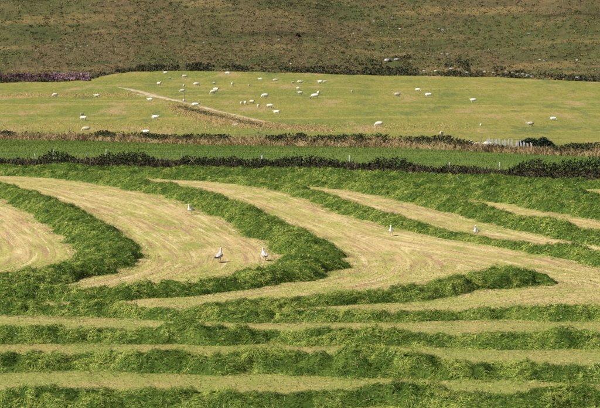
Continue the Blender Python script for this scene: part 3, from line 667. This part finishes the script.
leaves(acc, Q, rng.uniform(.05, .12, n), jit(mixc((.010, .022, .012), (.05, .07, .035), rng.random(n) ** 2), .3))
acc.build('crown', M_BRUSH, bush)
acc = Acc()
for i in range(9):
    a = rng.uniform(0, 6.28); b0 = np.array([rng.uniform(-1, 1), rng.uniform(-.3, .3), -.05]); tp = b0 + np.array([math.cos(a) * .5, math.sin(a) * .3, rng.uniform(.7, 1.2)])
    ring = np.array([[math.cos(t_) * .03, math.sin(t_) * .03, 0] for t_ in np.linspace(0, 2 * np.pi, 6, endpoint=False)])
    V = np.vstack([b0 + ring, tp + ring * .4]); f = np.array([[j, (j + 1) % 6, 6 + (j + 1) % 6, 6 + j] for j in range(6)])
    acc.add(V, f, (.05, .035, .025))
acc.build('stem', M_BRUSH, bush)

# ------------------------------------------------------------------ posts and the pale fence
def post_bm(r, h, lean=(0, 0), n=7, taper=.85):
    bm = bmesh.new(); rings = []
    for k, t in enumerate((-.15, .0, .35, .7, 1.0)):
        rr = r * (1 - (1 - taper) * max(t, 0)); off = Vector((lean[0] * max(t, 0) * h, lean[1] * max(t, 0) * h, 0)); ring = []
        for j in range(n):
            a = 2 * math.pi * j / n; q = rr * (1 + .12 * math.sin(3 * a + k))
            ring.append(bm.verts.new(off + Vector((q * math.cos(a), q * math.sin(a), t * h + (.3 * r * math.cos(a) if t == 1 else 0)))))
        rings.append(ring)
    for a, b in zip(rings, rings[1:]):
        for j in range(n): bm.faces.new((a[j], a[(j + 1) % n], b[(j + 1) % n], b[j]))
    bm.faces.new(rings[-1]); bm.faces.new(rings[0][::-1]); return bm
def post(x, ybase, hpx, label, group, lean=0, r=.05, mat=M_WOOD, dy=0):
    p = P(x, ybase); p.y += dy; p.z = float(zt(p.x, p.y)); h = hpx * p.y / F
    bm = post_bm(r, h, (lean, 0)); me = bpy.data.meshes.new('fence_post'); bm.to_mesh(me); bm.free(); me.materials.append(mat)
    o = bpy.data.objects.new('fence_post', me); COL.objects.link(o); o.location = p; tag(o, label, 'fence post', group)
G1 = 'fence posts along the near hedge'
for x, yb, h, lean, pal, lab in [
  (38, 166, 13, -.28, 1, 'pale post leaning left at the left end of the near hedge'),
  (53.5, 166, 17, .03, 1, 'tall pale upright post beside the tall bramble lump, left near hedge'),
  (84, 166, 14, .25, 0, 'thin dark post leaning right over the left near hedge'),
  (105, 166, 17, .08, 1, 'tall pale post rising from the near hedge, third pale one from left'),
  (168, 166, 13, .0, 0, 'dark post by the tan gap in the near hedge'),
  (181.5, 166, 14, .0, 0, 'thin post just right of the tan gap in the near hedge'),
  (219, 167, 13, .0, 0, 'dark stubby post on the near hedge left of the short white post'),
  (261.5, 168, 13, .05, 2, 'thick short white post above the middle of the near hedge'),
  (289.5, 169, 10, .15, 1, 'small post leaning right, left one of a close pair mid hedge'),
  (301.5, 169, 10, .2, 1, 'small post leaning right, right one of a close pair mid hedge'),
  (349.5, 171, 16, .0, 2, 'short cream post standing clear above the hedge right of middle'),
  (450, 175, 13, -.05, 2, 'whitish post leaning slightly left above the right near hedge'),
  (499.5, 177, 15, .0, 1, 'tall thin pale post above the near hedge toward the right'),
  (541, 177, 16, .0, 0, 'dark post behind the tall right-hand bramble of the near hedge')]:
    post(x, yb, h, lab, G1, lean, .05 if pal == 2 else .028, M_PALEWOOD if pal else M_WOOD)
G2 = 'fence posts along the far bank'
for x, lab in [(31, 'leftmost dark post on the far tan bank'), (68, 'dark post on the far tan bank, second from left'), (106, 'dark post beside a dark scrub clump on the far tan bank, third from left'), (134, 'dark post on the far bank, fourth from left'),
               (344, 'dark post on the far bank right of the middle'), (418, 'dark post on the far bank near the right scrub'), (481.5, 'dark post among white sheep at the left end of the pale fence')]:
    post(x, np.interp(x, [0, 100, 200, 300, 400, 500], [138, 139.5, 143, 144.5, 146, 150]), 12, lab, G2, random.uniform(-.06, .06), .05, M_WOOD, 1.2)

fence = bpy.data.objects.new('pale_fence', None); COL.objects.link(fence); f0 = P(487, 151.5); f1 = P(534, 154.3)
fence.location = f0; tag(fence, 'row of uneven pale grey upright pales behind tan grass by the dark bush', 'fence')
dv = f1 - f0; Lf = dv.xy.length
for k in range(38):
    t = k / 37 + random.uniform(-.012, .012); h = random.uniform(.85, 1.2) * (1.0 - .15 * t); pos = f0 + dv * t; pos.y += 1.3; pos.z = float(zt(pos.x, pos.y))
    bm = bmesh.new(); wv = random.uniform(.018, .038); dd = .02; lean = random.uniform(-.12, .12)
    lo = [bm.verts.new((sx * wv, sy * dd, -.1)) for sx, sy in ((-1, -1), (1, -1), (1, 1), (-1, 1))]
    hi = [bm.verts.new((sx * wv + lean * h, sy * dd, h)) for sx, sy in ((-1, -1), (1, -1), (1, 1), (-1, 1))]
    tp = [bm.verts.new((lean * h * 1.06, sy * dd, h * 1.06)) for sy in (-1, 1)]
    for j in range(4): bm.faces.new((lo[j], lo[(j + 1) % 4], hi[(j + 1) % 4], hi[j]))
    bm.faces.new((hi[0], hi[1], tp[0])); bm.faces.new((hi[2], hi[3], tp[1])); bm.faces.new((hi[1], hi[2], tp[1], tp[0])); bm.faces.new((hi[3], hi[0], tp[0], tp[1]))
    me = bpy.data.meshes.new('pale'); bm.to_mesh(me); bm.free(); me.materials.append(M_PALEWOOD)
    o = bpy.data.objects.new('pale', me); COL.objects.link(o); o.parent = fence; o.location = pos - f0
for hz_ in (.5,):
    bm = bmesh.new(); vs = []
    for t in np.linspace(0, 1, 9):
        q = f0 + dv * t; q.y += 1.34; zz = float(zt(q.x, q.y)) + hz_ - f0.z; q = q - f0
        vs.append([bm.verts.new((q.x, q.y + a, zz + b)) for a, b in ((-.012, -.022), (.012, -.022), (.012, .022), (-.012, .022))])
    for a, b in zip(vs, vs[1:]):
        for j in range(4): bm.faces.new((a[j], a[(j + 1) % 4], b[(j + 1) % 4], b[j]))
    bm.faces.new(vs[0][::-1]); bm.faces.new(vs[-1])
    me = bpy.data.meshes.new('rail'); bm.to_mesh(me); bm.free(); me.materials.append(M_PALEWOOD)
    o = bpy.data.objects.new('rail', me); COL.objects.link(o); o.parent = fence

# ------------------------------------------------------------------ animals: chains of ellipsoids fused into one skin
def fuse(name, blobs, voxel, mats, pick, ratio=.4, smooth=2):
    """blobs: list of chains; a chain is a list of (x,y,z,rx,ry,rz) joined by in-between ellipsoids"""
    bm = bmesh.new()
    for ch in blobs:
        seq = []
        for a, b in zip(ch, ch[1:]):
            a = np.array(a, float); b = np.array(b, float); n = max(2, int(np.linalg.norm(b[:3] - a[:3]) / (min(a[3:].min(), b[3:].min()) * .45)))
            seq += [a + (b - a) * t for t in np.linspace(0, 1, n, endpoint=False)]
        seq.append(np.array(ch[-1], float))
        for q in seq:
            bmesh.ops.create_icosphere(bm, subdivisions=2, radius=1, matrix=Matrix.Translation(q[:3]) @ Matrix.Diagonal((*q[3:], 1)))
    me = bpy.data.meshes.new(name + '_raw'); bm.to_mesh(me); bm.free(); ob = bpy.data.objects.new(name + '_raw', me); COL.objects.link(ob)
    r = ob.modifiers.new('r', 'REMESH'); r.mode = 'VOXEL'; r.voxel_size = voxel
    s = ob.modifiers.new('s', 'SMOOTH'); s.factor = .5; s.iterations = smooth
    if ratio < 1: d = ob.modifiers.new('d', 'DECIMATE'); d.ratio = ratio
    dg = bpy.context.evaluated_depsgraph_get(); out = bpy.data.meshes.new_from_object(ob.evaluated_get(dg)); out.name = name
    bpy.data.objects.remove(ob); bpy.data.meshes.remove(me)
    out.materials.clear()
    for m in mats: out.materials.append(m)
    for p in out.polygons: p.material_index = pick(p.center); p.use_smooth = True
    return out

# sheep face along -x; feet on z=0; about 1.15 m long
def sheep_mesh(pose):
    body = [(-.34, 0, .60, .19, .20, .22), (-.10, 0, .60, .24, .27, .28), (.20, 0, .60, .25, .28, .29), (.42, 0, .62, .17, .20, .22)]
    legs = [[(x, y, .46, .08, .075, .1), (x + .01, y, .26, .045, .042, .05), (x, y, .06, .036, .034, .05), (x - .02, y, .035, .045, .036, .035)] for x in (-.28, .36) for y in (-.13, .13)]
    tail = [(.56, 0, .66, .06, .05, .06), (.62, 0, .50, .04, .04, .08)]
    if pose == 'graze':
        neck = [(-.42, 0, .62, .15, .14, .17), (-.60, 0, .42, .10, .10, .12), (-.66, 0, .28, .085, .08, .09)]; head = [(-.67, 0, .24, .08, .075, .09), (-.76, 0, .10, .055, .055, .07)]; hx, hz_ = -.66, .30
    elif pose == 'up':
        neck = [(-.40, 0, .66, .15, .14, .17), (-.52, 0, .84, .10, .10, .12)]; head = [(-.54, 0, .93, .085, .078, .085), (-.72, 0, .85, .055, .05, .055)]; hx, hz_ = -.54, .97
    else:
        neck = [(-.40, 0, .64, .15, .14, .17), (-.54, 0, .74, .10, .10, .12)]; head = [(-.58, 0, .80, .085, .078, .085), (-.75, 0, .70, .055, .05, .055)]; hx, hz_ = -.57, .84
    ears = [[(hx + .02, sy * .07, hz_, .03, .03, .022), (hx + .04, sy * .15, hz_ - .01, .03, .035, .018)] for sy in (-1, 1)]
    bl = [body, neck, head, tail] + ears
    if pose == 'lie':
        bl = [[(x, y, z - .30, a, b, c) for x, y, z, a, b, c in ch] for ch in bl] + [[(-.36, sy * .16, .06, .10, .06, .05), (-.52, sy * .14, .05, .05, .045, .045)] for sy in (-1, 1)] + [[(.40, sy * .2, .08, .12, .07, .07), (.26, sy * .24, .05, .06, .05, .045)] for sy in (-1, 1)]
    else: bl += legs
    off = -.30 if pose == 'lie' else 0
    def pick(c):
        if pose == 'graze' and c.x < -.655 and c.z < .36: return 1
        if pose in ('up', 'stand', 'lie') and c.x < -.53 and c.z > .60 + off: return 1
        if abs(c.y) > .10 and c.x < hx + .08 and abs(c.z - hz_ - off) < .06: return 1
        if c.z < .33 and pose != 'lie' and c.x > -.5: return 1
        return 0
    return fuse('sheep', bl, .032, (M_WOOL, M_FACE), pick, .35, 2)
SM = {p: sheep_mesh(p) for p in ('graze', 'up', 'stand', 'lie')}
SMD = {p: m.copy() for p, m in SM.items()}
for m in SMD.values(): m.materials[1] = M_DARKFACE
M_WOOL2 = m_plain('dirty_wool', (.58, .52, .42), (.40, .34, .25), 9, .95, .6, .03, .05)
M_WOOL3 = m_plain('shorn_wool', (.80, .78, .72), (.66, .63, .56), 12, .95, .6, .03, .05)
SMV = []
for wm in (M_WOOL, M_WOOL2, M_WOOL3):
    for base in (SM, SMD):
        v_ = {p: m.copy() for p, m in base.items()}
        for m in v_.values(): m.materials[0] = wm
        SMV.append(v_)
def sheep(x, y, pose, deg, sc, label, group='sheep grazing the far pasture', dark=False, on=zt):
    p = P(x, y); o = bpy.data.objects.new('sheep', SMV[random.choice((0, 0, 2, 4)) + (1 if dark else 0)][pose]); COL.objects.link(o)
    o.location = p - Vector((0, 0, .02)); o.rotation_euler = (0, 0, math.radians(deg)); o.scale = (sc * .83,) * 3; tag(o, label, 'sheep', group)
# x, feet y, pose, heading (0 = faces left, 180 = right, 90 = faces camera), scale, label
FL = [
 (55, 97, 'graze', 20, .85, 'white sheep alone on the far left, left of two at the same level'),
 (97, 97, 'lie', 0, 1.0, 'white sheep below the right end of the purple heather'),
 (82, 117, 'stand', 70, .8, 'upper sheep of the close pair on the lower left pasture'),
 (83.5, 121, 'stand', 160, .95, 'lower sheep of the close pair on the lower left pasture'),
 (86, 132, 'graze', 0, .95, 'large white sheep right above the tan bank at far left'),
 (165.5, 74.5, 'stand', 0, .8, 'small sheep hard against the moor edge, leftmost there'),
 (170, 80, 'stand', 60, .75, 'small sheep just below the moor edge, left of the bright lying one'),
 (184.5, 77.5, 'lie', 10, 1.1, 'bright white sheep lying just under the moor edge left of centre'),
 (159, 86, 'up', 130, 1.0, 'sheep with head raised above the left part of the track'),
 (184, 88, 'stand', 90, .9, 'upper of two sheep stacked above the post by the track'),
 (182.5, 93, 'graze', 0, .9, 'lower of two sheep stacked above the post by the track'),
 (196.5, 86.5, 'graze', 190, 1.0, 'white sheep with head low, right of the stacked pair above the track'),
 (214, 85, 'stand', 40, .75, 'small sheep above the overlapping pair'),
 (213, 94.5, 'graze', 30, 1.0, 'front sheep of the overlapping pair above the track middle'),
 (216, 92, 'stand', 150, 1.0, 'rear sheep of the overlapping pair above the track middle'),
 (227.5, 74, 'lie', 0, .9, 'lone sheep on the moor edge left of the middle'),
 (232.5, 86.5, 'up', 90, 1.05, 'upright sheep facing the viewer, left of the middle'),
 (150, 100.5, 'lie', 0, .9, 'sheep lying beside the upper left end of the track'),
 (184, 103, 'stand', 90, .85, 'small sheep on the track at the foot of the post'),
 (195.5, 107.5, 'stand', 180, 1.0, 'dark faced sheep standing on the track edge'),
 (155.5, 120.5, 'stand', 180, 1.0, 'lone sheep in the pasture below the track on the left'),
 (146, 133, 'lie', 0, .85, 'small sheep just above the far bank, left of the dark scrub'),
 (236, 126, 'lie', 0, .7, 'small pale sheep in the tan grass below the track end'),
 (249.5, 87, 'stand', 80, .75, 'small sheep left of the middle, above the row near the track end'),
 (260.5, 80, 'lie', 0, .85, 'left sheep of the spaced two near the moor edge at the middle'),
 (275.5, 81, 'lie', 180, .9, 'right sheep of the spaced two near the moor edge at the middle'),
 (265, 98.5, 'graze', 10, 1.1, 'white sheep grazing alone above the row near the track end'),
 (241.5, 105.5, 'stand', 90, .85, 'first sheep from the left in the row above the track end'),
 (245.5, 105, 'stand', 100, .85, 'second sheep from the left in the row above the track end'),
 (252, 104, 'stand', 150, .85, 'third sheep from the left in the row above the track end'),
 (258.5, 108.5, 'stand', 90, .9, 'fourth sheep from the left, facing the viewer, row above the track end'),
 (270, 108.5, 'graze', 170, .95, 'fifth sheep from the left in the row above the track end'),
 (276.5, 113.5, 'lie', 0, 1.0, 'lowest sheep right of the track end, lying'),
 (293, 84.5, 'stand', 60, .8, 'left sheep of the touching pair at the top middle'),
 (300, 84.5, 'stand', 180, 1.0, 'right bright sheep of the touching pair at the top middle'),
 (298, 90, 'stand', 120, .75, 'small greyish sheep in the middle of the vertical group of four'),
 (300, 95.5, 'stand', 20, .95, 'lowest sheep of the vertical group of four near the middle'),
 (315, 99, 'graze', 0, 1.2, 'large sheep in front of the touching pair in the middle pasture'),
 (318.5, 95.5, 'up', 100, 1.0, 'sheep with raised head behind the large middle sheep'),
 (320, 84, 'stand', 0, .9, 'left sheep of the small close pair right of the top middle'),
 (325, 83.5, 'stand', 180, .75, 'right sheep of the small close pair right of the top middle'),
 (352, 93.5, 'stand', 80, .8, 'lone small sheep right of the middle flock'),
 (397, 97.5, 'stand', 10, 1.1, 'left sheep of the three in a loose line right of centre'),
 (418, 92, 'graze', 160, .9, 'uppermost sheep of the three in a loose line right of centre'),
 (428.5, 97.5, 'stand', 180, 1.0, 'right sheep of the three in a loose line right of centre'),
 (473, 103, 'stand', 0, 1.0, 'lone sheep in the open right pasture at mid height'),
 (481, 126, 'lie', 90, .7, 'tiny sheep low on the right pasture'),
 (530, 127, 'stand', 10, .95, 'bright sheep low on the right pasture above the dark bush'),
 (553.5, 121, 'graze', 170, .8, 'rightmost sheep, beyond the dark bush'),
 (379, 127, 'graze', 0, 1.0, 'white sheep low in the pasture right of centre'),
 (441.5, 137, 'stand', 80, .95, 'sheep standing just over the far bank scrub on the right'),
 (464.5, 147.5, 'lie', 0, .85, 'leftmost of the four sheep behind the bank by the pale fence'),
 (471, 147, 'stand', 90, .85, 'second of the four sheep behind the bank by the pale fence'),
 (478, 147.5, 'lie', 0, 1.0, 'third of the four sheep behind the bank by the pale fence'),
 (488, 148, 'stand', 170, .8, 'fourth of the four sheep, hidden partly by the pale fence'),
]
for s_ in FL: sheep(*s_, dark=('dark faced' in s_[5] or hash(s_[0] * 10) % 9 == 0))
post(184.3, 101.5, 13, 'thin grey pole beside the dirt track among sheep', None, 0, .05, M_WOOD)

# ------------------------------------------------------------------ gulls: face along -x, feet on z=0
def gull_mesh(kind):
    if kind == 'alert':     # neck stretched up
        spine = [(.30, 0, .205, .05, .055, .022), (.20, 0, .225, .07, .075, .045), (.06, 0, .25, .10, .088, .078), (-.06, 0, .285, .085, .082, .085), (-.115, 0, .35, .048, .046, .06), (-.13, 0, .43, .036, .035, .05), (-.135, 0, .485, .042, .036, .038)]
        hx, hz_ = -.135, .485
    else:
        spine = [(.30, 0, .215, .05, .055, .022), (.20, 0, .225, .07, .075, .045), (.05, 0, .24, .105, .09, .078), (-.09, 0, .265, .082, .08, .08), (-.15, 0, .33, .046, .044, .055), (-.175, 0, .39, .043, .037, .04)]
        hx, hz_ = -.175, .39
    wings = [[(-.05, s * .075, .275, .07, .022, .05), (.10, s * .078, .262, .11, .020, .045), (.26, s * .045, .232, .08, .016, .024), (.38, s * .018, .222, .05, .012, .012)] for s in (-1, 1)]
    bill = [(hx - .045, 0, hz_ - .006, .014, .011, .013), (hx - .085, 0, hz_ - .014, .010, .009, .010)]
    legs = [[(.03, s * .04, .20, .03, .022, .03), (.025, s * .042, .13, .010, .010, .02), (.02, s * .042, .02, .009, .009, .012)] for s in (-1, 1)]
    feet = [[(.02, s * .042, .010, .010, .010, .009), (-.045, s * .042 + q, .008, .010, .010, .008)] for s in (-1, 1) for q in (-.022, 0, .022)]
    def low(ch): return [(x, y, z - .065, a, b, c_) for x, y, z, a, b, c_ in ch]
    spine = low(spine); bill = low(bill); wings = [low(q) for q in wings]; legs = [[(.03, s * .04, .135, .03, .022, .03), (.025, s * .042, .08, .010, .010, .02), (.02, s * .042, .02, .009, .009, .012)] for s in (-1, 1)]
    def pick(c):
        c = Vector((c.x, c.y, c.z + (.065 if c.z > .10 else 0)))
        if c.z < .165 and -.08 < c.x < .08: return 3
        if c.x < hx - .037 and abs(c.z - hz_) < .04: return 2
        if c.x > .27 and c.z > .215: return 4
        if c.z > .245 - .02 * (c.x > .15) and c.x > -.09 and (abs(c.y) > .02 or c.z > .29) and c.z < .36 and c.x > -.02 + max(0, c.z - .30) * .5: return 1
        return 0
    back = {'alert': M_GG, 'rest': M_GG, 'mottled': M_GMOT}
    return fuse('gull', [spine, bill] + wings + legs + feet, .0085, (M_GW, M_GG, M_GY, M_GP, M_GB), pick, .5, 1)
GM = {'alert': gull_mesh('alert'), 'rest': gull_mesh('rest')}
GJ = GM['alert'].copy(); GJ.materials[1] = M_GMOT; GJ.materials[0] = M_GJ; GM['mottled'] = GJ
def gull(x, y, kind, deg, sc, label):
    p = P(x, y); o = bpy.data.objects.new('gull', GM[kind]); COL.objects.link(o)
    o.location = p + Vector((0, 0, .015)); o.rotation_euler = (0, 0, math.radians(deg)); o.scale = (sc,) * 3; tag(o, label, 'gull', 'gulls standing on the stubble')
gull(190.5, 214.3, 'alert', 65, 1.15, 'bright white gull standing alone on the upper left stubble strip')
gull(219.5, 262.3, 'mottled', 252, 1.25, 'greyish upright gull, left of the nearest two on the stubble')
gull(264, 260.7, 'mottled', 285, 1.12, 'greyish gull close to the windrow bend, right of the nearest two')
gull(391.3, 236, 'alert', 80, 1.08, 'white gull on the brownish stubble right of the middle')
gull(476.3, 236.5, 'alert', 70, 1.1, 'rightmost white gull, standing by the thin diagonal windrow')
